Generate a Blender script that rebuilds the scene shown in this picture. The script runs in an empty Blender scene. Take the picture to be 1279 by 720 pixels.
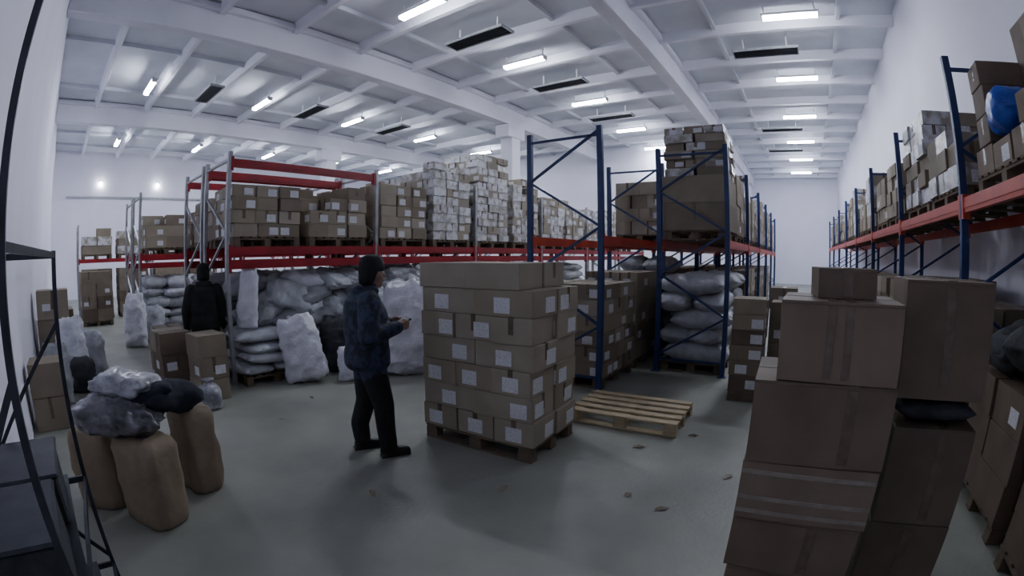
import bpy, math, random
import numpy as np
from mathutils import Vector, Matrix, noise
R=random.Random(7)
PI=math.pi
# ---------------------------------------------------------------- materials
MAT={}
def mat(name,col,rough=.7,col2=None,scale=8,bump=0,bscale=None,metal=0,emit=0,contrast=(.35,.65),coat=0,detail=4,vec='Object',stretch=None):
    if name in MAT:return MAT[name]
    m=bpy.data.materials.new(name);m.use_nodes=True;nt=m.node_tree;b=nt.nodes['Principled BSDF']
    b.inputs['Base Color'].default_value=(*col,1);b.inputs['Roughness'].default_value=rough;b.inputs['Metallic'].default_value=metal
    if coat:b.inputs['Coat Weight'].default_value=coat;b.inputs['Coat Roughness'].default_value=.2
    tc=nt.nodes.new('ShaderNodeTexCoord');mp=nt.nodes.new('ShaderNodeMapping');nt.links.new(tc.outputs[vec],mp.inputs[0])
    if stretch:mp.inputs['Scale'].default_value=stretch
    if col2 is not None:
        n=nt.nodes.new('ShaderNodeTexNoise');n.inputs['Scale'].default_value=scale;n.inputs['Detail'].default_value=detail
        nt.links.new(mp.outputs[0],n.inputs['Vector'])
        r=nt.nodes.new('ShaderNodeValToRGB');r.color_ramp.elements[0].position=contrast[0];r.color_ramp.elements[1].position=contrast[1]
        r.color_ramp.elements[0].color=(*col,1);r.color_ramp.elements[1].color=(*col2,1)
        nt.links.new(n.outputs[0],r.inputs[0]);nt.links.new(r.outputs[0],b.inputs['Base Color'])
    if bump:
        n2=nt.nodes.new('ShaderNodeTexNoise');n2.inputs['Scale'].default_value=bscale or scale*2;n2.inputs['Detail'].default_value=5
        nt.links.new(mp.outputs[0],n2.inputs['Vector'])
        bp=nt.nodes.new('ShaderNodeBump');bp.inputs['Strength'].default_value=bump;bp.inputs['Distance'].default_value=.02
        nt.links.new(n2.outputs[0],bp.inputs['Height']);nt.links.new(bp.outputs[0],b.inputs['Normal'])
    if emit:
        b.inputs['Emission Color'].default_value=(*col,1);b.inputs['Emission Strength'].default_value=emit
    MAT[name]=m;return m
mat('concrete_floor',(.215,.225,.195),.5,(.33,.335,.29),1.3,.15,30,contrast=(.3,.7),detail=8)
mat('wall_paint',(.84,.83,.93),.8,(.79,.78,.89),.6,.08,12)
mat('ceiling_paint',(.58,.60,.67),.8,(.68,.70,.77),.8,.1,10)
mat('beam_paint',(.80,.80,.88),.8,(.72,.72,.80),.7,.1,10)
mat('carton_a',(.28,.24,.175),.75,(.34,.285,.215),3,.12,9)
mat('carton_b',(.205,.17,.125),.75,(.265,.215,.16),3,.12,9)
mat('carton_c',(.38,.33,.26),.7,(.32,.275,.21),3,.12,9)
mat('carton_dark',(.125,.09,.065),.65,(.17,.125,.09),3,.12,9)
mat('carton_near',(.19,.142,.102),.7,(.25,.185,.138),3,.12,9)
mat('carton_brown',(.15,.108,.076),.7,(.205,.15,.11),3,.12,9)
mat('wrapped_a',(.30,.265,.215),.28,(.60,.60,.62),7,.5,14,contrast=(.42,.62),coat=.6)  # silvery wrap; its whitish reflections are painted into the colour as pale patches
mat('wrapped_b',(.38,.355,.32),.25,(.74,.75,.79),9,.5,14,contrast=(.35,.6),coat=.6)  # paler wrap, film sheen again put into the colour as grey-white patches
mat('tape',(.13,.095,.07),.25,(.18,.135,.10),20)
mat('tape_clear',(.27,.235,.20),.2,(.33,.29,.25),20)
mat('label_paper',(.75,.75,.78),.6,(.55,.55,.58),60,contrast=(.45,.7))
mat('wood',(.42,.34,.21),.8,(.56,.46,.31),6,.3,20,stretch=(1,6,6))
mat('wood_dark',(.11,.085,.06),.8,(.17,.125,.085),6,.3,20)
mat('steel_blue',(.010,.028,.11),.4,(.018,.045,.16),6)
mat('steel_grey',(.30,.31,.33),.4,(.42,.43,.45),6,metal=.4)
mat('steel_red',(.36,.008,.02),.42,(.24,.006,.016),4)
mat('steel_orange',(.55,.07,.035),.42,(.45,.05,.03),4)
mat('steel_dark',(.03,.035,.045),.4,(.055,.06,.075),9,metal=.5)
mat('sack_grey',(.38,.40,.43),.5,(.54,.56,.60),6,.8,18,coat=.15)
mat('sack_white',(.62,.62,.69),.5,(.76,.76,.83),6,.7,18,coat=.15)
mat('sack_dim',(.24,.25,.275),.5,(.38,.39,.42),5,.8,18,coat=.15)
mat('sack_dark',(.02,.022,.026),.75,(.05,.055,.065),8,.6,14)
mat('film_grey',(.07,.07,.085),.25,(.33,.32,.37),7,.9,12,coat=.6,contrast=(.45,.68))
mat('film_pale',(.20,.20,.24),.3,(.52,.52,.58),8,.9,12,coat=.5,contrast=(.42,.65))
mat('kraft',(.25,.19,.125),.75,(.32,.25,.175),4,.5,12)
mat('cloth_navy',(.008,.011,.022),.85,(.016,.02,.036),9,.4,20)
mat('blue_plastic',(.02,.07,.42),.35,(.04,.12,.6),6,.6,12)
mat('green_plastic',(.05,.22,.07),.5,(.08,.3,.1),6)
mat('jacket',(.009,.013,.028),.75,(.030,.043,.09),14,.35,30,contrast=(.46,.54),detail=3)
mat('black_cloth',(.005,.005,.007),.85,(.010,.010,.012),9,.4,20)
mat('boot',(.006,.006,.006),.4)
mat('skin',(.32,.19,.145),.55,(.36,.215,.165),20)
mat('hair',(.02,.014,.01),.7)
mat('eye',(.6,.6,.6),.2)
mat('vent_dark',(.03,.03,.035),.6)
mat('fixture_white',(.8,.8,.82),.4)
mat('tube_glow',(.84,.90,1.0),.5,emit=152)
mat('bulb_glow',(.95,.96,1.0),.5,emit=60)
mat('paper',(.6,.6,.6),.6)

# ---------------------------------------------------------------- mesh builder
class MB:
    def __init__(s):s.v=[];s.f=[];s.m=[];s.s=[];s.names=[];s.M=Matrix.Identity(4)
    def mi(s,n):
        if n not in s.names:s.names.append(n)
        return s.names.index(n)
    def add(s,vs,fs,mn,smooth=False):
        o=len(s.v);s.v+=[tuple(s.M@Vector(p)) for p in vs];k=s.mi(mn)
        for f in fs:s.f.append([i+o for i in f]);s.m.append(k);s.s.append(smooth)
    def box(s,c,d,mn,rz=0,tilt=None):
        hx,hy,hz=[k/2 for k in d];ca,sa=math.cos(rz),math.sin(rz);vs=[]
        for z in(-hz,hz):
            for x,y in((-hx,-hy),(hx,-hy),(hx,hy),(-hx,hy)):
                vs.append((c[0]+x*ca-y*sa,c[1]+x*sa+y*ca,c[2]+z))
        s.add(vs,[(3,2,1,0),(4,5,6,7),(0,1,5,4),(1,2,6,5),(2,3,7,6),(3,0,4,7)],mn)
    def bar(s,p0,p1,w,h,mn,up=(0,0,1)):
        p0,p1=Vector(p0),Vector(p1);d=(p1-p0).normalized();u=Vector(up)
        if abs(d.dot(u))>.95:u=Vector((0,1,0))
        a=d.cross(u).normalized();b=a.cross(d).normalized()
        vs=[]
        for p in(p0,p1):
            for i,j in((-1,-1),(1,-1),(1,1),(-1,1)):vs.append(p+a*(i*w/2)+b*(j*h/2))
        s.add(vs,[(3,2,1,0),(4,5,6,7),(0,1,5,4),(1,2,6,5),(2,3,7,6),(3,0,4,7)],mn)
    def loft(s,rings,mn,smooth=True):
        n=len(rings[0]);vs=[p for r in rings for p in r];fs=[]
        for i in range(len(rings)-1):
            for j in range(n):
                k=(j+1)%n;fs.append((i*n+j,i*n+k,(i+1)*n+k,(i+1)*n+j))
        for r,fl in((0,True),(len(rings)-1,False)):
            c=Vector((0,0,0))
            for p in rings[r]:c+=Vector(p)
            vs.append(c/n);ci=len(vs)-1
            for j in range(n):
                k=(j+1)%n;fs.append((r*n+k,r*n+j,ci) if fl else (r*n+j,r*n+k,ci))
        s.add(vs,fs,mn,smooth)
    def cone(s,p0,r0,p1,r1,mn,n=14,flat=1.0):
        p0,p1=Vector(p0),Vector(p1);d=(p1-p0).normalized();u=Vector((0,1,0)) if abs(d.y)<.9 else Vector((1,0,0))
        a=(u-d*u.dot(d)).normalized();b=d.cross(a);rings=[]
        for t in(-80,-55,-28,0):
            t=math.radians(t);rings.append([p0+d*(r0*math.sin(t))+(a*math.cos(q)+b*math.sin(q)*flat)*(r0*math.cos(t)) for q in[2*PI*i/n for i in range(n)]])
        for t in(0,28,55,80):
            t=math.radians(t);rings.append([p1+d*(r1*math.sin(t))+(a*math.cos(q)+b*math.sin(q)*flat)*(r1*math.cos(t)) for q in[2*PI*i/n for i in range(n)]])
        s.loft(rings,mn)
    def ell(s,c,r,mn,n=18,m=12):
        rings=[]
        for i in range(1,m):
            t=-PI/2+PI*i/m
            rings.append([(c[0]+r[0]*math.cos(t)*math.cos(2*PI*j/n),c[1]+r[1]*math.cos(t)*math.sin(2*PI*j/n),c[2]+r[2]*math.sin(t)) for j in range(n)])
        s.loft(rings,mn)
    def sack(s,c,L,W,T,rz,mn,seed,tilt=0,roll=0,crum=0):
        rings=[];n,m=(22,15) if not crum else (36,26)
        Rm=Matrix.Translation(c)@Matrix.Rotation(rz,4,'Z')@Matrix.Rotation(tilt,4,'Y')@Matrix.Rotation(roll,4,'X')
        for i in range(m):
            v=-1+2*i/(m-1);v=math.copysign(abs(v)**.8,v)
            w=W/2*(1-.16*abs(v)**5);t=T/2*max(.09,(1-abs(v)**3.2)**.55)
            ring=[]
            for j in range(n):
                q=2*PI*j/n;cx=math.copysign(abs(math.cos(q))**.75,math.cos(q));sz=math.copysign(abs(math.sin(q))**.85,math.sin(q))
                p=Vector((v*L/2,cx*w,sz*t))
                nz=noise.noise(p*6+Vector((seed*3.1,seed*1.7,0)));nn=noise.noise(p*15+Vector((seed,0,seed*2.3)))
                p.z*=1+.26*nz+.12*nn;p.y*=1+.08*nz;p.x+=.02*nn
                if crum:
                    k=1+crum*(noise.noise(p*9+Vector((seed,seed,0)))*.9+abs(noise.noise(p*20+Vector((0,seed,seed))))*.7)
                    p.x*=k;p.y*=k;p.z*=k+.3*crum*nz
                ring.append(Rm@p)
            rings.append(ring)
        s.loft(rings,mn)
    def stand(s,c,r,h,mn,seed,tied=True,lean=(0,0),sq=.8,rz=0,ry=1.0):
        prof=[(0,.80),(.03,.95),(.15,1.04),(.35,1.06),(.55,1.0),(.70,.88),(.80,.62),(.86,.32),(.89,.24),(.93,.34),(1.0,.55)] if tied else [(0,.9),(.03,.98),(.2,1.03),(.35,1.0),(.5,1.04),(.7,.98),(.88,.99),(.97,.9),(1.0,.8)]
        n=32;rings=[]
        for z,k in prof:
            ring=[]
            for j in range(n):
                q=2*PI*j/n;cx=math.copysign(abs(math.cos(q))**sq,math.cos(q));sy=math.copysign(abs(math.sin(q))**sq,math.sin(q))
                p=Vector((cx*r*k,sy*r*k*ry,z*h))
                nz=noise.noise(Vector((cx*3,sy*3,z*3))+Vector((seed*2.3,seed,0)))
                f=1+.13*nz+(.12*math.sin(q*7+seed)*(1 if z>.78 else .12) if tied else .03*math.sin(q*5+seed+z*3))
                p.x*=f;p.y*=f;p.z*=(1+.03*nz)
                x,y=p.x*math.cos(rz)-p.y*math.sin(rz),p.x*math.sin(rz)+p.y*math.cos(rz)
                ring.append((c[0]+x+lean[0]*z*z,c[1]+y+lean[1]*z*z,c[2]+p.z))
            rings.append(ring)
        s.loft(rings,mn)
    def obj(s,name,loc=(0,0,0),rz=0,parent=None,bevel=0,seg=1):
        me=bpy.data.meshes.new(name);me.from_pydata(s.v,[],s.f)
        for n in s.names:me.materials.append(MAT[n])
        me.polygons.foreach_set('material_index',s.m);me.polygons.foreach_set('use_smooth',s.s);me.update()
        o=bpy.data.objects.new(name,me);bpy.context.collection.objects.link(o);o.location=loc;o.rotation_euler=(0,0,rz)
        if parent:o.parent=parent
        if bevel:
            b=o.modifiers.new('bevel','BEVEL');b.width=bevel;b.segments=seg;b.limit_method='ANGLE';b.angle_limit=math.radians(50)
        return o
def empty(name,loc=(0,0,0),rz=0):
    e=bpy.data.objects.new(name,None);bpy.context.collection.objects.link(e);e.location=loc;e.rotation_euler=(0,0,rz);e.empty_display_size=.2;return e

# ---------------------------------------------------------------- room shell
XL,XR,YN,YF,YB,XP,HC=-27.5,2.95,-.6,35.0,23.0,-3.4,7.6
def slab(name,a,b,mn):
    m=MB();c=[(i+j)/2 for i,j in zip(a,b)];m.box((0,0,0),[j-i for i,j in zip(a,b)],mn);return m.obj(name,c)
slab('floor',(XL-.3,YN-.3,-.15),(XR+.3,YF+.3,0),'concrete_floor')
slab('wall_right',(XR,YN-.3,0),(XR+.25,YF+.3,HC+.2),'wall_paint')
slab('wall_left',(XL-.25,YN-.3,0),(XL,YB+.25,HC+.2),'wall_paint')
slab('wall_near',(XL,YN-.25,0),(XR,YN,HC+.2),'wall_paint')
slab('wall_back',(XL,YB,0),(XP,YB+.25,HC+.2),'wall_paint')
slab('wall_partition',(XP-.25,YB+.25,0),(XP,YF,HC+.2),'wall_paint')
slab('wall_far',(XP-.25,YF,0),(XR,YF+.25,HC+.2),'wall_paint')
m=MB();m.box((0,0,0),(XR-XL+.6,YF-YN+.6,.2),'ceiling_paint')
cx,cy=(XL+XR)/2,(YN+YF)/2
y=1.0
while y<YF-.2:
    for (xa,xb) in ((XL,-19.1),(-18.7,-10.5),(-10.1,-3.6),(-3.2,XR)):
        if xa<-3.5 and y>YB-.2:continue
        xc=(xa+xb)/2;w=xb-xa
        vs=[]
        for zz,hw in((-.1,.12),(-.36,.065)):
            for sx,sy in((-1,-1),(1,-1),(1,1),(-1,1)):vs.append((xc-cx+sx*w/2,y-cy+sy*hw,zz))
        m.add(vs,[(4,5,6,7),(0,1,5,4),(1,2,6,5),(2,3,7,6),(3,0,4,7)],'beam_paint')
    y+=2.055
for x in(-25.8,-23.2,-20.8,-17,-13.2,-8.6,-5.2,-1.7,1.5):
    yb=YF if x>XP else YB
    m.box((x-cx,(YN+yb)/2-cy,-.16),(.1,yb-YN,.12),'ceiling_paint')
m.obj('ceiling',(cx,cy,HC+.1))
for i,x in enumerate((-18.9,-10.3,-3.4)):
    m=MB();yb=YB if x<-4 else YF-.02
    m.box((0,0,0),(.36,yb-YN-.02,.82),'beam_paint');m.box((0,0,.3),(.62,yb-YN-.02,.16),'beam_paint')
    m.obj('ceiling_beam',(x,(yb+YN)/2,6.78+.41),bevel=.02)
for x,y in((-18.9,12),(-10.3,14.6)):
    m=MB();m.box((0,0,3.39),(.55,.55,6.78),'beam_paint');m.box((0,0,6.5),(.62,1.1,.5),'beam_paint');m.obj('column',(x,y,0),bevel=.02)
def lamp(x,y,z=7.12):
    m=MB();m.box((0,0,.05),(1.36,.2,.06),'fixture_white');m.box((0,0,-.012),(1.28,.15,.06),'tube_glow')
    for sx in(-.6,.6):m.box((sx,0,.2),(.03,.03,.24),'fixture_white')
    for sx in(-.66,.66):m.box((sx,0,-.005),(.04,.17,.09),'fixture_white')
    m.obj('fluorescent_light',(x,y,z))
for y in(6.35,10.3,14.4,18.5,22.2):lamp(-6.8,y)
for y in(10.15,14.2,18.3,22.4,26.5,30.6):lamp(.28,y)
for y in(2.5,6.65,10.7,14.8,18.9):lamp(-15.2,y)
for y in(2.5,6.65,10.7,14.8,18.9):lamp(-23,y)
def vent(x,y,z=7.2):
    m=MB()
    m.box((0,0,0),(1.75,.46,.04),'vent_dark')
    for sy in(-.24,.24):m.box((0,sy,-.02),(1.81,.03,.07),'steel_grey')
    for sx in(-.89,.89):m.box((sx,0,-.02),(.03,.5,.07),'steel_grey')
    for i in range(6):m.box((0,-.18+.072*i,-.035),(1.75,.012,.03),'steel_dark')
    for sx in(-.6,.6):m.box((sx,0,.2),(.04,.04,.4),'fixture_white')
    m.obj('ceiling_vent',(x,y,z))
for y in(8.4,12.5,16.6):vent(-6.9,y)
for y in(12.2,20.3,24.4):vent(-.5,y)
for y in(4.6,8.7,12.8):vent(-15.2,y)
for y in(2.2,5.6):
    m=MB();m.ell((.12,0,0),(.1,.1,.1),'bulb_glow');m.box((.02,0,.08),(.06,.16,.16),'fixture_white');m.obj('wall_lamp',(XL,y,5.9))
m=MB();m.box((0,0,0),(.08,22,.08),'steel_grey')
for i in range(8):m.box((-.07,-10+i*2.8,0),(.1,.05,.05),'steel_grey')
m.obj('wall_pipe_1',(XL+.12,11.2,5.2))  # pipe held on brackets along the left wall

# ---------------------------------------------------------------- racks
def rack(x0,x1,ys,H,levels,post,beam):
    m=MB();xm=(x0+x1)/2
    for y in ys:
        for x in(x0,x1):
            m.box((x-xm,y-ys[0],H/2),(.07,.028,H),post)
            for d in(-.03,.03):m.box((x-xm+d,y-ys[0]+.02,H/2),(.012,.045,H),post)
            m.box((x-xm,y-ys[0],.006),(.13,.12,.012),post)
        z=.25;sgn=1
        while z+.62<H:
            a,b=(x0-xm,x1-xm) if sgn>0 else (x1-xm,x0-xm)
            m.bar((a,y-ys[0]+.01,z),(b,y-ys[0]+.01,z+.62),.03,.035,post,up=(0,1,0));z+=.62;sgn=-sgn
        for z in(.2,H-.12):m.bar((x0-xm,y-ys[0]+.01,z),(x1-xm,y-ys[0]+.01,z),.03,.035,post,up=(0,1,0))
    for i in range(len(ys)-1):
        for z in levels[i]:
            for x,sg in((x0,1),(x1,-1)):
                L=ys[i+1]-ys[i];yc=(ys[i]+ys[i+1])/2-ys[0]
                m.box((x-xm,yc,z-.06),(.05,L-.05,.12),beam)
                m.box((x-xm,yc,z-.06),(.062,L-.05,.05),beam)
                for e in(-1,1):m.box((x-xm,yc+e*(L/2-.045),z-.07),(.075,.045,.2),beam)
    return m.obj('pallet_rack',(xm,ys[0],0))
ZB=1.92
ysred=[2.35,5.05,7.75,10.45,13.15,15.85,18.55]
rack(-7.45,-6.4,ysred,3.25,[[ZB,1.73,3.15]]+[[ZB,1.73]]*5,'steel_grey','steel_red')
rack(-8.7,-7.65,ysred,3.25,[[ZB,1.73,3.15]]+[[ZB,1.73]]*5,'steel_grey','steel_red')
ys2=[1.9,4.6,7.3,10.0,12.7,15.4]
rack(-12.4,-11.35,ys2,3.3,[[ZB,1.73]]*5,'steel_grey','steel_red')
rack(-13.7,-12.65,ys2,3.3,[[ZB,1.73]]*5,'steel_grey','steel_red')
ys3=[.6,3.3,6.0,8.7,11.4,14.1]
rack(-18.0,-16.95,ys3,3.0,[[ZB]]*5,'steel_grey','steel_red')
ysb=[5.3,8.0,10.7,13.4,16.1,18.8]
rack(-3.42,-2.38,ysb,3.4,[[2.0]]*5,'steel_blue','steel_orange')
ysb2=[6.85,9.55,12.25,14.95,17.65,20.35]
rack(-2.1,-1.05,ysb2,3.4,[[2.0]]*5,'steel_blue','steel_orange')
ZR=2.3
ysr=[1.45,4.2,6.95,9.7,12.45,15.2,17.95,20.7,23.45]
rack(1.55,2.6,ysr,3.55,[[ZR]]*8,'steel_blue','steel_orange')

# ---------------------------------------------------------------- goods
def pallet(m,lx,ly,z=0,mn='wood'):
    n=max(4,int(ly/.135))
    for i in range(n):
        y=-ly/2+.05+(ly-.1)*i/(n-1);m.box((0,y,z+.133),(lx,.095,.022),mn)
    for x in(-lx/2+.07,0,lx/2-.07):
        m.box((x,0,z+.111),(.12,ly,.022),mn)
        for y in(-ly/2+.05,0,ly/2-.05):m.box((x,y,z+.06),(.13,.1,.08),mn)
    for y in(-ly/2+.05,0,ly/2-.05):m.box((0,y,z+.01),(lx,.1,.02),mn)
def carton(m,c,d,mn,rz=0,tape='tape',label=0,tw=.05,lab=(.15,.11)):
    m.box(c,d,mn,rz)
    if tape:
        if d[0]>=d[1]:m.box((c[0],c[1],c[2]+d[2]*.18),(d[0]+.003,tw,d[2]*.64+.004),tape,rz)
        else:m.box((c[0],c[1],c[2]+d[2]*.18),(tw,d[1]+.003,d[2]*.64+.004),tape,rz)
    if label:
        ca,sa=math.cos(rz),math.sin(rz)
        def L(x,y,sx,sy,dz):
            m.box((c[0]+x*ca-y*sa,c[1]+x*sa+y*ca,c[2]+dz),(sx,sy,min(lab[1],d[2]*.6)),'label_paper',rz)
        ox=R.choice((-.12,0,.22,.28))*d[0];dz=-d[2]*.08
        lw=min(lab[0],d[0]*.45)
        L(ox,-d[1]/2-.002,lw,.004,dz)
        oy=R.choice((-.2,.2))*d[1];lw=min(lab[0],d[1]*.45)
        L(d[0]/2+.002,oy,.004,lw,dz);L(-d[0]/2-.002,oy,.004,lw,dz)
def stackgoods(name,loc,rz,lx,ly,h,lh,mats,label=.5,pal=True,jit=.012,div=None,palm='wood_dark',taper=0,tape='tape',toplx=0,lab=(.15,.11)):
    m=MB();z=0
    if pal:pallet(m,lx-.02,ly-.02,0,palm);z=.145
    k=0;n=max(1,round((h-z)/lh));lh=(h-z)/n
    while k<n:
        dv=(div or [(3,2),(2,2)])[k%len(div or [0,0])]
        LX=lx;x0=0;lb=label
        if toplx and k==n-1:LX=toplx;x0=-(lx-toplx)/2;lb=0;dv=(2,2)
        nx,ny=dv;wx,wy=LX/nx,ly/ny
        for i in range(nx):
            for j in range(ny):
                if k>=n-2 and taper and R.random()<taper*(1 if k==n-1 else .15):continue
                hh=lh-.004-(R.uniform(0,.03) if jit>.02 and k==n-1 else 0)
                carton(m,(x0-LX/2+wx*(i+.5)+R.uniform(-jit,jit),-ly/2+wy*(j+.5)+R.uniform(-jit,jit),z+hh/2),(wx-.012,wy-.012,hh),R.choice(mats),R.uniform(-.02,.02)*(1+jit*40),tape if R.random()<.6 else None,R.random()<lb,lab=lab)
        z+=lh;k+=1
    return m.obj(name,loc,rz,bevel=.006)
CA=['carton_a','carton_b','carton_c']
WR=['wrapped_a','wrapped_b','carton_c']
R.seed(3)
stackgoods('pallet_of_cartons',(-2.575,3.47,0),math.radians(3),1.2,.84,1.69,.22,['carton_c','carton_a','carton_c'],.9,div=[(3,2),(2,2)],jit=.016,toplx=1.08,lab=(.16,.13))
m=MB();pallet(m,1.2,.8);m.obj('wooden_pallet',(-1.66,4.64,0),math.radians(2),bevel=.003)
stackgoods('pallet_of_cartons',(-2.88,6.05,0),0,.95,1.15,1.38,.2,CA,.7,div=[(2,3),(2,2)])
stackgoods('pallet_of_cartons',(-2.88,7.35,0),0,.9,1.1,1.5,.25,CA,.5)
for a in ((-.6,5.95,.42,.42,1.27,.2),(-.62,6.5,.42,.5,1.2,.24),(-.18,6.5,.36,.42,1.2,.24),(-.2,7.1,.42,.5,1.35,.28)):
    stackgoods('carton_stack',(a[0],a[1],0),R.uniform(-.05,.05),a[2],a[3],a[4],a[5],['carton_b','carton_a','carton_dark'],.8,pal=True,div=[(1,1)],jit=.008)
def sackpile(name,loc,lx,ly,h,T,mats,rz=0,L=.85,W=.5,pal=True,seed=0,mess=.06):
    m=MB();z=.145 if pal else 0
    if pal:pallet(m,lx,ly,0,'wood_dark')
    k=0
    while z+T*.5<h:
        if k%2==0:
            n=max(1,round(ly/W));pos=[(0 if lx<L*1.3 else s*lx/4,-ly/2+ly/n*(i+.5),0) for i in range(n) for s in((0,) if lx<L*1.3 else(-1,1))]
            LL=lx if lx<L*1.3 else lx/2*1.04;WW=ly/n*1.08
        else:
            n=max(1,round(lx/W));pos=[(-lx/2+lx/n*(i+.5),0 if ly<L*1.3 else s*ly/4,PI/2) for i in range(n) for s in((0,) if ly<L*1.3 else(-1,1))]
            LL=ly if ly<L*1.3 else ly/2*1.04;WW=lx/n*1.08
        for x,y,a in pos:
            seed+=1
            m.sack((x+R.uniform(-mess,mess),y+R.uniform(-mess,mess),z+T*.5),LL*R.uniform(.95,1.08),WW,T*1.22,a+R.uniform(-.1,.1),R.choice(mats),seed,R.uniform(-.05,.05)*mess*10,R.uniform(-.06,.06))
        z+=T*.97;k+=1
    return m.obj(name,loc,rz)
def heap(name,loc,lx,ly,h,mats,seed,n=24):
    m=MB();rr=random.Random(seed)
    rows=max(2,int(h/.3))
    for k in range(rows):
        z=.14+k*(h-.2)/rows
        for y in(-ly*.3,0,ly*.3):
            m.sack((rr.uniform(-.1,.0),y+rr.uniform(-.1,.1),z),lx*.95,ly*.5,.36,rr.uniform(-.2,.2),rr.choice(mats),seed+k*7+int(y*10),rr.uniform(-.12,.12),rr.uniform(-.2,.2))
    for i in range(n):
        z=rr.uniform(.22,h-.12);y=rr.uniform(-ly/2,ly/2);x=lx*.38+rr.uniform(-.08,.12)
        m.sack((x,y,z),rr.uniform(.5,.75),rr.uniform(.38,.5),rr.uniform(.2,.3),PI/2+rr.uniform(-.9,.9),rr.choice(mats),seed+50+i,rr.uniform(-.5,.5),rr.uniform(.0,.8),.16)
    for i in range(7):
        m.sack((rr.uniform(-.2,.35),rr.uniform(-ly/2,ly/2),h-.05),.7,.45,.26,rr.uniform(0,3),rr.choice(mats),seed+90+i,rr.uniform(-.3,.3),rr.uniform(-.2,.2),.16)
    m.v=[(v[0],v[1],v[2] if v[2]>.01 else .005+.002*(v[0]+v[1])) for v in m.v]
    return m.obj(name,loc)
SG=['sack_grey','sack_grey','sack_dim']
SW=['sack_grey','sack_dim','sack_grey','sack_dim','sack_white']
R.seed(5)
sackpile('pallet_of_sacks',(-1.57,7.55,0),1.0,1.15,1.5,.27,['sack_grey'],L=1.0,W=.6,seed=10,mess=.09)
sackpile('pallet_of_sacks',(-1.57,8.85,0),1.0,1.15,1.5,.27,['sack_grey'],L=1.0,W=.6,seed=40)
sackpile('pallet_of_sacks',(-2.9,8.75,0),.95,1.15,1.7,.27,['sack_grey'],L=1.0,W=.6,seed=60)
for i,y in enumerate((10.2,11.5,13.0,14.3,15.7,17.0)):
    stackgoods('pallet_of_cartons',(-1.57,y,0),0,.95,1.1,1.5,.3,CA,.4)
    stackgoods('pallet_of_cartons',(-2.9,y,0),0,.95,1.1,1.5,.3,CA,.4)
stackgoods('pallet_of_cartons',(-1.57,7.5,2.0),0,1.0,1.1,.98,.42,['carton_b','carton_a'],.1,div=[(1,1),(1,2)])
stackgoods('wrapped_carton_stack',(-1.55,7.5,2.98),0,.95,1.0,.78,.13,['carton_b','wrapped_a','carton_c'],.5,pal=False,div=[(2,3),(3,2)],jit=.025,taper=.3)
hs=[1.2,1.5,1.1,1.3,1.4,1.0,1.3,1.2,1.1]
for i in range(9):
    stackgoods('pallet_of_cartons',(-1.57,8.85+i*1.33,2.0),0,.95,1.1,hs[i],.28,WR if i%2 else CA,.4,taper=.3)
for i in range(8):
    stackgoods('pallet_of_cartons',(-2.9,8.72+i*1.33,2.0),0,.95,1.05,(1.12,.95,1.2,1.0,1.3,1.1,1.2,1.0)[i],.22,CA if i%3<2 else WR,.4,taper=.3)
# red row, level 2
R.seed(11)
L2=[(3.02,.9,CA,.19),(4.3,.98,CA,.2),(5.75,1.12,CA,.2),(7.05,1.7,WR,.17),(8.4,2.1,WR,.17),(9.75,1.75,WR,.2),(11.15,1.4,WR,.25),(12.45,1.5,WR,.25),(13.85,1.3,WR,.25),(15.2,1.4,WR,.25),(16.6,1.3,WR,.3)]
for y,h,ms,lh in L2:
    stackgoods('pallet_of_cartons',(-6.9,y,ZB),0,1.0,1.12,h,lh,ms,.7,div=[(3,3),(2,3)],taper=.35,jit=.025)
for y,h in((3.1,.85),(4.4,1.0),(5.8,1.2),(7.1,1.5),(8.5,1.7),(9.8,1.5),(11.2,1.6)):
    stackgoods('pallet_of_cartons',(-8.17,y,ZB),0,1.0,1.12,h,.25,CA if y<6 else WR,.4,taper=.35,jit=.025)
for i,(y,h) in enumerate(((4.35,1.45),(5.75,1.5),(7.1,1.5))):
    heap('pile_of_sacks',(-6.95,y,0),.95,1.25,h,SW,100+i*140)
for i,(y,h) in enumerate(((8.4,1.6),(9.75,1.6),(11.2,1.5),(12.5,1.5))):
    sackpile('pile_of_sacks',(-6.92,y,0),1.0,1.22,h,.22,SG,seed=1100+i*40,mess=.08,pal=False)
sackpile('pallet_of_sacks',(-6.62,2.95,0),1.0,1.0,.78,.15,['sack_grey'],seed=400,mess=.09)
sackpile('pile_of_sacks',(-8.2,3.3,0),.95,1.6,1.5,.22,SG,seed=500,pal=False)
sackpile('pile_of_sacks',(-8.2,5.9,0),.95,1.3,1.5,.22,SG,seed=540,pal=False)
m=MB()
for i,(x,y,z,a,t,q) in enumerate([(-.1,.0,.12,.3,.1,.1),(.05,.45,.14,1.2,-.15,.3),(-.15,.25,.33,.7,.3,.2),(.15,.1,.3,1.8,-.4,.5),(-.1,.4,.55,.2,.25,.2),(.25,.5,.42,1.3,.3,.9),(-.2,-.1,.6,1.5,-.3,.3)]):
    m.sack((x,y,z),.75,.5,.27,a,('sack_dim','sack_grey','sack_grey')[i%3],700+i,t,q,.15)
m.obj('pile_of_sacks',(-6.85,3.0,.76))
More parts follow.
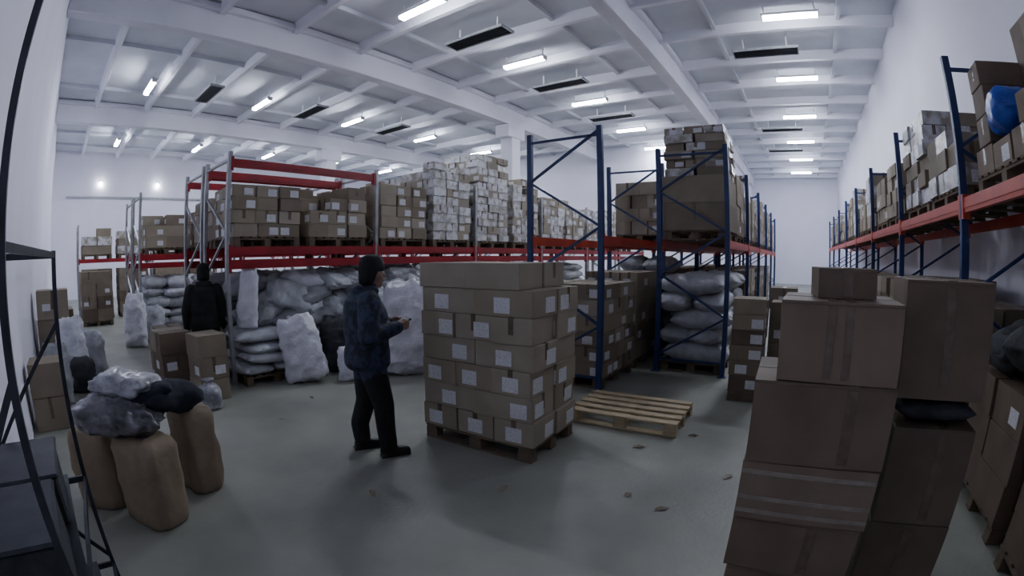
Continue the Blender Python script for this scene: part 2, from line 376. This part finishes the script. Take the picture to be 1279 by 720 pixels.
def pillow(name,loc,h,w,t,mn,seed,face,lean=.15,crum=.18,roll=0):
    m=MB();m.M=Matrix.Rotation(face,4,'Z')@Matrix.Rotation(-lean,4,'Y')@Matrix.Rotation(roll,4,'X')
    m.sack((0,0,h/2),h,w,t,0,mn,seed,PI/2,0,crum)
    zmin=min(v[2] for v in m.v);out=[]
    for v in m.v:
        z=max(v[2]-zmin-.05,0.003);k=1+.16*max(0,1-z/(h*.5))-.22*max(0,(z/h-.75))*2
        out.append((v[0]*k,v[1]*k,z))
    m.v=out
    return m.obj(name,loc)
F_=math.radians(-30)
pillow('white_sack',(-5.75,3.3,0),.92,.56,.36,'sack_white',3,F_,.3,roll=.25)
pillow('white_sack',(-5.1,4.55,0),1.32,.66,.42,'sack_white',5,math.radians(-45),.08)
pillow('white_sack',(-5.45,3.8,0),.5,.34,.24,'sack_white',6,F_,.1)
pillow('white_sack',(-4.55,5.1,0),1.2,.6,.4,'sack_white',8,math.radians(-45),.1)
pillow('dark_sack',(-6.0,3.95,0),.85,.5,.3,'sack_dark',7,F_,.2)
pillow('grey_sack',(-5.75,4.7,0),1.15,.6,.4,'sack_dim',9,F_,.15)
pillow('white_sack',(-6.38,2.62,.78),.86,.28,.2,'sack_white',12,F_,.12,roll=-.08)
def standobj(name,loc,r,h,mn,seed,**k):
    m=MB();m.stand((0,0,0),r,h,mn,seed,**k);return m.obj(name,loc)
R.seed(21)
stackgoods('carton_stack',(-5.99,1.84,0),.06,.46,.42,.84,.28,['carton_b','carton_dark','carton_a'],.4,pal=False,div=[(1,1)])
stackgoods('carton_stack',(-6.62,1.5,0),.05,.56,.46,.84,.28,['carton_b','carton_dark','carton_a'],.3,pal=False,div=[(2,1),(1,1)])
stackgoods('carton_stack',(-7.3,1.66,0),-.05,.62,.46,.8,.27,['carton_b','carton_dark'],.3,pal=False,div=[(1,1),(2,1)])
stackgoods('carton_stack',(-8.0,1.72,0),.06,.55,.46,.62,.3,['carton_b','carton_a'],.3,pal=False,div=[(1,1)])
standobj('small_sack',(-5.55,1.68,0),.15,.36,'film_pale',15)
R.seed(31)
for i in range(6):
    sackpile('pile_of_sacks',(-11.88,2.6+i*1.33,0),1.0,1.2,1.45,.24,['sack_grey','sack_dim','sack_white'],seed=800+i*40,pal=False,mess=.1)
    stackgoods('pallet_of_cartons',(-11.88,2.6+i*1.33,ZB),0,1.0,1.1,(.9,1.0,1.3,1.4,1.6,1.2)[i],.25,CA if i<2 else WR,.4,taper=.3)
for i in range(4):
    y=1.3+i*1.33
    stackgoods('pallet_of_cartons',(-17.47,y,0),0,1.0,1.1,1.6,.33,['carton_b','carton_dark'],.3)
    stackgoods('pallet_of_cartons',(-17.47,y,ZB),0,1.0,1.1,(1.0,.9,1.1,1.0)[i],.3,['carton_b','wrapped_a'],.3,taper=.3)
stackgoods('pallet_of_cartons',(-15.6,1.1,0),0,1.1,1.0,1.55,.35,['carton_dark','carton_b'],.3)
pillow('white_sack',(-10.6,1.6,0),1.05,.5,.35,'sack_white',22,F_,.1)
pillow('grey_sack',(-10.9,2.1,0),.8,.5,.35,'sack_grey',23,F_,.1)
stackgoods('carton_stack',(-9.0,-.2,0),0,.66,.6,1.38,.45,['carton_b','carton_a'],.3,pal=False,div=[(1,1)])
stackgoods('carton_stack',(-9.8,-.1,0),0,.7,.6,1.0,.45,['carton_b','carton_a'],.3,pal=False,div=[(1,1)])
pillow('white_sack',(-7.8,.05,0),1.0,.5,.34,'sack_white',24,F_+.3,.15)
pillow('grey_sack',(-8.3,.42,0),.75,.45,.3,'sack_grey',25,F_,.1)
pillow('dark_sack',(-7.35,.2,0),.5,.4,.28,'sack_dark',28,F_,.1)
pillow('grey_sack',(-6.9,-.22,0),.75,.42,.3,'sack_dim',26,F_+.2,.1)
stackgoods('carton_stack',(-6.0,-.3,0),0,.5,.45,.75,.37,['carton_b'],.0,pal=False,div=[(1,1)])
# right wall rack goods
R.seed(41)
rg=[(2.15,.9,.28,['carton_near','carton_b'],[(2,2),(2,3)],.2),(3.4,.36,.2,['carton_near','carton_b','carton_brown'],[(2,3),(2,2)],.0),(4.95,.75,.2,['carton_b','wrapped_a'],[(2,3),(3,3)],.4),(6.2,1.2,.19,['wrapped_a','carton_b','wrapped_b'],[(3,3),(2,3)],.4),(7.7,.95,.22,CA,[(2,3),(3,3)],.4),(9.0,1.1,.25,CA,[(2,3),(3,3)],.4)]
for y,h,lh,ms,dv,tp in rg:
    stackgoods('pallet_of_cartons',(2.1,y,ZR),0,1.0,1.14,h,lh,ms,.3,div=dv,taper=tp,jit=.03)
stackgoods('carton_stack',(2.34,3.3,ZR+.36),.03,.48,.85,.95,.3,['carton_brown','carton_near'],.2,pal=False,div=[(1,2),(1,1)],jit=.03)
stackgoods('carton_stack',(1.86,3.8,ZR+.36),-.04,.44,.3,.68,.22,['carton_near','carton_brown'],.2,pal=False,div=[(1,1)],jit=.03)
stackgoods('carton_stack',(1.86,2.98,ZR+.36),.1,.4,.3,.2,.2,['carton_near'],.2,pal=False,div=[(1,1)],jit=.0)
m=MB();m.sack((0,0,.17),.42,.42,.32,1.3,'blue_plastic',31,0,0,.14);m.obj('blue_bag',(1.78,3.40,ZR+.35))
for i in range(10):
    stackgoods('pallet_of_cartons',(2.1,10.4+i*1.36,ZR),0,1.0,1.12,R.uniform(.9,1.4),.27,CA if i%2 else WR,.4,taper=.3)
R.seed(42)
for y,h,ms in((5.0,1.4,['carton_dark','carton_b']),(6.3,1.6,['carton_b','carton_dark']),(7.7,1.5,CA),(9.1,1.5,CA)):
    stackgoods('pallet_of_cartons',(2.1,y,0),0,.95,1.15,h,.3,ms,.2,jit=.02)
for i in range(8):
    stackgoods('pallet_of_cartons',(2.1,10.5+i*1.36,0),0,.95,1.1,1.5,.3,CA,.3)
stackgoods('pallet_of_cartons',(2.12,2.15,0),0,.95,1.1,.85,.22,['carton_dark'],.1,jit=.02)
stackgoods('pallet_of_cartons',(2.12,3.45,0),0,.95,1.1,1.0,.3,['carton_dark'],.1,jit=.02)
m=MB()
for i in range(5):m.sack((R.uniform(-.15,.1),-.9+.42*i,.2+.05*(i%2)),.75,.5,.34,R.uniform(-.4,.4)+.5,'sack_dark',2000+i,R.uniform(-.2,.2),0,.1)
m.obj('pile_of_dark_bags',(2.12,2.85,1.0))
# ---------------------------------------------------------------- foreground carton stacks
def bigcarton(name,loc,rz,d,mn,tapes=(0,),tw=.05):
    m=MB();x,y,z=d
    m.box((0,0,z/2),d,mn)
    for t in tapes:
        m.box((t,-y/2-.0015,z*.5),(tw,.003,z*.9),'tape');m.box((t,0,z+.0015),(tw,y,.003),'tape')
    m.box((0,-y/2-.001,z-.012),(x*.98,.003,.004),'carton_dark')
    m.box((0,0,z+.0008),(x,.004,.002),'carton_dark')
    return m.obj(name,loc,rz,bevel=.008,seg=2)
bigcarton('cardboard_box',(.16,2.28,0),.02,(.62,.5,.28),'carton_brown',(-.1,))
bigcarton('cardboard_box',(.15,2.27,.285),-.02,(.62,.5,.29),'carton_brown',(.08,))
m=MB();m.box((0,0,.145),(.64,.52,.29),'carton_near')
for z in(.04,.11,.24):m.box((0,-.2615,z),(.64,.003,.022),'tape_clear')
m.obj('cardboard_box',(.155,2.27,.58),0.0,bevel=.01,seg=2)
bigcarton('cardboard_box',(.155,2.26,.875),.03,(.64,.5,.37),'carton_brown',(.12,))
bigcarton('cardboard_box',(.21,2.25,1.25),-.03,(.54,.48,.335),'carton_near',(-.05,.03),.035)
bigcarton('cardboard_box',(.22,2.3,1.588),.1,(.28,.26,.13),'carton_dark',(.0,))
bigcarton('cardboard_box',(.79,2.48,0),-.05,(.46,.46,.5),'carton_dark',(0,))
bigcarton('cardboard_box',(.79,2.48,.505),-.04,(.45,.46,.5),'carton_dark',(0.05,))
m=MB();m.sack((0,0,.062),.44,.44,.11,0,'sack_dark',77);m.obj('black_plastic_bag',(.79,2.48,1.012),-.05)
bigcarton('cardboard_box',(.79,2.5,1.14),-.05,(.47,.46,.54),'carton_brown',(0,))
# ---------------------------------------------------------------- paper sacks with bundles (left foreground)
def kraft(loc,r,h,seed,rz):
    m=MB();m.stand((0,0,0),r,h,'kraft',seed,tied=False,sq=.5,rz=rz,ry=.75);m.obj('paper_sack',loc)
kraft((-3.28,.42,0),.23,.62,1,.5)
kraft((-3.62,.90,0),.2,.66,2,.2)
kraft((-3.74,.10,0),.22,.6,3,.9)
m=MB();m.sack((0,0,.13),.62,.42,.26,1.1,'film_grey',51,.1,0,.28);m.obj('plastic_bundle',(-3.42,.3,.62))
m=MB();m.sack((0,0,.09),.46,.32,.15,.9,'film_pale',52,.05,0,.32);m.obj('plastic_bundle',(-3.5,.38,.85))
m=MB();m.sack((0,-.1,.12),.55,.36,.22,2.0,'cloth_navy',53,.15,0,.15);m.sack((.1,-.32,.17),.5,.22,.12,1.4,'cloth_navy',54,-.2,0,.15);m.obj('folded_jacket',(-3.5,.80,.68))
# ---------------------------------------------------------------- near-left metal shelving
m=MB()
px=(-2.45,-1.25);py=((-.04,-.5),(-.16,-.5))
for x,yy in zip(px,py):
    for y in yy:
        h=3.4 if x>-2 else 1.82
        m.box((x,y,h/2),(.022,.022,h),'steel_dark');m.box((x,y,.005),(.06,.06,.01),'steel_dark')
    m.bar((x,yy[0],.3),(x,-.5,.9),.012,.02,'steel_dark');m.bar((x,-.5,.9),(x,yy[0],1.5),.012,.02,'steel_dark')
for z in(.25,.75,1.8):
    m.bar((px[0],-.04,z),(px[1],-.16,z),.015,.025,'steel_dark');m.bar((px[0],-.5,z),(px[1],-.5,z),.015,.025,'steel_dark')
    for x,yy in zip(px,py):m.bar((x,yy[0],z),(x,yy[1],z),.015,.03,'steel_dark')
    if z<1:m.box((-1.85,-.31,z+.03),(1.2,.36,.012),'steel_dark')
for a,b in((1.85,2.5),(3.15,2.5)):m.bar((-1.25,-.16,a),(-1.25,-.5,b),.012,.018,'steel_dark')
m.obj('metal_shelving',(0,0,0))
m=MB();m.box((0,0,.11),(.46,.3,.22),'sack_dark');m.box((0,0,.225),(.48,.32,.02),'steel_dark');m.obj('storage_crate',(-1.6,-.32,.79),bevel=.01)
m=MB();m.box((0,0,.1),(.46,.3,.2),'sack_dark');m.box((0,0,.205),(.48,.32,.02),'steel_dark');m.obj('storage_crate',(-2.15,-.3,.79),bevel=.01)
m=MB();m.sack((0,0,.1),.4,.26,.2,0.1,'blue_plastic',61,0,0,.12);m.obj('blue_bag',(-2.1,-.3,.29))
m=MB();m.sack((0,0,.11),.28,.24,.2,.1,'green_plastic',62,0,0,.12);m.obj('green_bag',(-1.6,-.3,.29))
# scraps of paper and tape on the floor
m=MB();rr=random.Random(9)
for x,y in((-1.05,3.0),(-.75,2.9),(-1.9,2.6),(-.4,3.6),(-4.3,3.4),(-5.1,2.9),(-4.6,2.2),(-1.3,3.9),(-.9,4.4),(-2.6,1.9)):
    a=rr.uniform(0,3);w_=rr.uniform(.03,.07)
    m.M=Matrix.Translation((x,y,.004))@Matrix.Rotation(a,4,'Z')
    m.add([(-w_,-.02,0),(w_*.3,-.025,.006),(w_,.01,0),(.0,.025,.01),(-w_*.8,.015,.002)],[(0,1,2,3,4)],rr.choice(('carton_b','carton_dark','tape')))
m.obj('floor_litter')

# ---------------------------------------------------------------- people
def remeshed(m,name,vox,parent,smooth=4,tags=None,matnames=None):
    o=m.obj(name+'_src');rm=o.modifiers.new('r','REMESH');rm.mode='VOXEL';rm.voxel_size=vox;rm.use_smooth_shade=True
    sm=o.modifiers.new('s','SMOOTH');sm.iterations=smooth;sm.factor=.5
    dg=bpy.context.evaluated_depsgraph_get();dg.update()
    me=bpy.data.meshes.new_from_object(o.evaluated_get(dg));bpy.data.objects.remove(o)
    me.name=name;me.materials.clear()
    for n in matnames:me.materials.append(MAT[n])
    if tags:
        nf=len(me.polygons);co=np.zeros(nf*3);me.polygons.foreach_get('center',co);co=co.reshape(-1,3)
        best=np.full(nf,1e9);idx=np.zeros(nf,int)
        for p0,r0,p1,r1,k in tags:
            p0=np.array(p0,float);p1=np.array(p1,float);d=p1-p0;t=np.clip(((co-p0)@d)/(d@d+1e-9),0,1)
            ds=np.linalg.norm(co-(p0+t[:,None]*d),axis=1)-(r0+(r1-r0)*t)
            w=ds<best;best[w]=ds[w];idx[w]=k
        me.polygons.foreach_set('material_index',idx.astype(np.int32))
    me.polygons.foreach_set('use_smooth',[True]*len(me.polygons))
    ob=bpy.data.objects.new(name,me);bpy.context.collection.objects.link(ob);ob.parent=parent;return ob
JK,TR,BT,SK,HR=0,1,2,3,4
def worker(loc,rz,jmat,reading,stride=1.0,scale=1.0):
    P=empty('warehouse_worker',loc,rz);P.scale=(scale,)*3
    m=MB();tags=[]
    def seg(p0,r0,p1,r1,k,flat=1.0):
        m.cone(p0,r0,p1,r1,'skin',flat=flat);tags.append((p0,r0,p1,r1,k))
    rings=[]
    for z,rx,ry,ox in[(.80,.175,.215,-.01),(.84,.20,.235,-.01),(.93,.205,.24,-.01),(1.03,.19,.23,-.005),(1.08,.198,.235,0),(1.18,.20,.24,0),(1.30,.185,.238,-.015),(1.38,.155,.215,-.03),(1.44,.12,.16,-.025),(1.49,.09,.095,-.005)]:
        ring=[]
        for j in range(28):
            q=2*PI*j/28;f=1+.03*math.sin(z*60)*(.5+.5*math.sin(q*2+z*9))
            ring.append((ox+rx*math.cos(q)*f,ry*math.sin(q)*f,z))
        rings.append(ring)
    m.loft(rings,'skin')
    for z,r in((.88,.21),(1.0,.20),(1.1,.20),(1.2,.21),(1.3,.20)):tags.append(((0,-.04,z),r,(0,.04,z),r,JK))
    tags.append(((0,0,1.38),.15,(0,0,1.46),.10,JK))
    seg((-.08,-.07,1.46),.055,(-.08,.07,1.46),.055,JK);seg((-.06,.08,1.46),.05,(.06,.055,1.46),.042,JK);seg((-.06,-.08,1.46),.05,(.06,-.055,1.46),.042,JK)
    hand_w={}
    for s in(-1,1):
        sh=(-.02,s*.195,1.375)
        if reading:el=(-.06 if s<0 else -.02,s*.29,1.11);wr=(.215,s*.15,1.15);dirv=Vector((.98,-s*.2,.05))
        else:el=(-.03,s*.28,1.10);wr=(.06,s*.285,.86);dirv=Vector((.3,0,-.95))
        wr=Vector(wr);dirv.normalize()
        seg(sh,.098,el,.082,JK);seg(el,.082,tuple(wr),.06,JK);seg(tuple(wr),.06,tuple(wr+dirv*.015),.055,JK)
        hand_w[s]=(wr+dirv*.01,dirv)
        fx=(.10 if s<0 else -.08)*stride
        hip=(0,s*.10,.86);kn=(fx*.55+.03,s*.115,.48);an=(fx,s*.125,.12)
        seg(hip,.125,kn,.095,TR);seg(kn,.093,(fx-.01,s*.122,.26),.085,TR);seg((fx-.01,s*.122,.26),.085,an,.08,TR)
        seg((fx-.03,s*.125,.055),.052,(fx+.05,s*.13,.05),.05,BT);seg((fx+.05,s*.13,.046),.05,(fx+.16,s*.14,.038),.04,BT);seg((fx,s*.125,.12),.055,(fx,s*.125,.07),.055,BT)
        m.box((fx+.055,s*.132,.012),(.28,.09,.024),'skin')
    hc=Vector((.065,0,1.60))
    seg((0,0,1.44),.06,(.035,0,1.54),.055,SK)
    m.ell((hc.x-.008,0,hc.z+.02),(.098,.078,.105),'skin');tags.append(((hc.x-.01,-.01,hc.z+.02),.08,(hc.x-.01,.01,hc.z+.02),.08,SK))
    seg((hc.x+.02,0,hc.z-.06),.055,(hc.x+.05,0,hc.z-.085),.038,SK)
    seg((hc.x+.088,0,hc.z+.015),.010,(hc.x+.108,0,hc.z-.018),.014,SK)
    for s in(-1,1):
        seg((hc.x-.005,s*.078,hc.z+.015),.014,(hc.x-.002,s*.077,hc.z-.018),.011,SK)
        seg((hc.x+.05,s*.035,hc.z-.02),.028,(hc.x+.06,s*.02,hc.z-.03),.025,SK)
    seg((hc.x+.084,-.018,hc.z-.052),.008,(hc.x+.084,.018,hc.z-.052),.008,SK)
    remeshed(m,'body',.011,P,3,tags,[jmat,'black_cloth','boot','skin','hair'])
    m=MB();n=32;rings=[]
    for z,r in((.0,1.0),(.015,1.08),(.045,1.08),(.075,1.02),(.11,.84),(.13,.52),(.138,.18)):
        ring=[]
        for j in range(n):
            c_=math.cos(2*PI*j/n);s_=math.sin(2*PI*j/n)
            drop=(-.115 if c_<-.1 else -.115*max(0,1-(c_+.1)/.45))*(1-min(1,z/.06)) if c_<.35 else 0
            ring.append((hc.x-.012+.106*r*c_,.092*r*s_,hc.z+.03+z+drop))
        rings.append(ring)
    m.loft(rings,'black_cloth');m.obj('winter_hat',parent=P)
    m=MB()
    for s in(-1,1):m.ell((hc.x+.083,s*.032,hc.z+.012),(.011,.013,.009),'eye',10,8);m.ell((hc.x+.092,s*.032,hc.z+.011),(.004,.006,.006),'hair',8,6);m.cone((hc.x+.09,s*.018,hc.z+.03),.005,(hc.x+.08,s*.048,hc.z+.032),.004,'hair',8)
    m.cone((hc.x+.091,-.02,hc.z-.055),.004,(hc.x+.091,.02,hc.z-.055),.004,'tape',8)
    m.obj('face_details',parent=P)
    for s,nm in((-1,'hand_right'),(1,'hand_left')):
        m=MB();w0,dv=hand_w[s]
        ax=dv;tz=Vector((0,0,1)) if reading else Vector((1,0,0));az=(tz-ax*tz.dot(ax)).normalized();ay=az.cross(ax)*(1 if s<0 else -1)
        if not reading:ay=Vector((0,-s,0))
        T=lambda x,y,z:w0+ax*x+ay*y+az*z
        def sg(a,ra,b,rb):m.cone(a,ra,b,rb,'skin',10)
        sg(T(0,0,0),.028,T(.03,0,.004),.028)
        for i in range(4):
            oz=.028-.019*i;L=(.034,.038,.036,.028)[i]
            b0=T(.09,.005,.010+oz)
            sg(T(.03,0,.004+oz*.6),.017,b0,.013)
            cu=1.0 if reading else .55
            k1=T(.09+L*.95,.005+L*.35*cu,.012+oz);k2=T(.09+L*(.95+.35*(1-cu)+.1),.005+L*(.35*cu+.8*cu),.013+oz);k3=T(.09+L*(1.1-.5*cu+.7*(1-cu)),.005+L*(1.6*cu),.013+oz)
            sg(b0,.0105,k1,.0095);sg(k1,.0095,k2,.0088);sg(k2,.0088,k3,.008)
        t0=T(.04,.008,.03);t1=T(.075,.028,.05);t2=T(.103,.038,.046)
        sg(t0,.015,t1,.0115);sg(t1,.0115,t2,.0095)
        remeshed(m,nm,.0035,P,2,None,['skin'])
    if reading:
        m=MB();m.M=Matrix.Translation((.325,0,1.18))@Matrix.Rotation(math.radians(-28),4,'Y')
        m.box((0,0,0),(.12,.17,.012),'steel_dark');m.box((0,0,.008),(.105,.15,.004),'sack_dim')
        m.obj('notebook',parent=P)
    return P
worker((-3.2,2.42,0),math.radians(66),'jacket',True)
worker((-6.66,2.07,0),math.radians(165),'black_cloth',False,.3,.97)

# ---------------------------------------------------------------- world and camera
w=bpy.data.worlds.new('world');bpy.context.scene.world=w;w.use_nodes=True
w.node_tree.nodes['Background'].inputs[0].default_value=(.6,.7,1,1);w.node_tree.nodes['Background'].inputs[1].default_value=.1
cd=bpy.data.cameras.new('camera');c=bpy.data.objects.new('camera',cd);bpy.context.collection.objects.link(c)
cd.type='PANO';cd.lens=16.5;cd.sensor_width=36;cd.clip_start=.05
cd.panorama_type='FISHEYE_LENS_POLYNOMIAL';cd.fisheye_fov=math.pi
cd.fisheye_polynomial_k0=0;cd.fisheye_polynomial_k1=-1/(586.0*36/1279);cd.fisheye_polynomial_k2=0;cd.fisheye_polynomial_k3=0;cd.fisheye_polynomial_k4=0
c.location=(0,0,1.75);c.rotation_euler=(math.radians(86),0,math.radians(35))
bpy.context.scene.camera=c
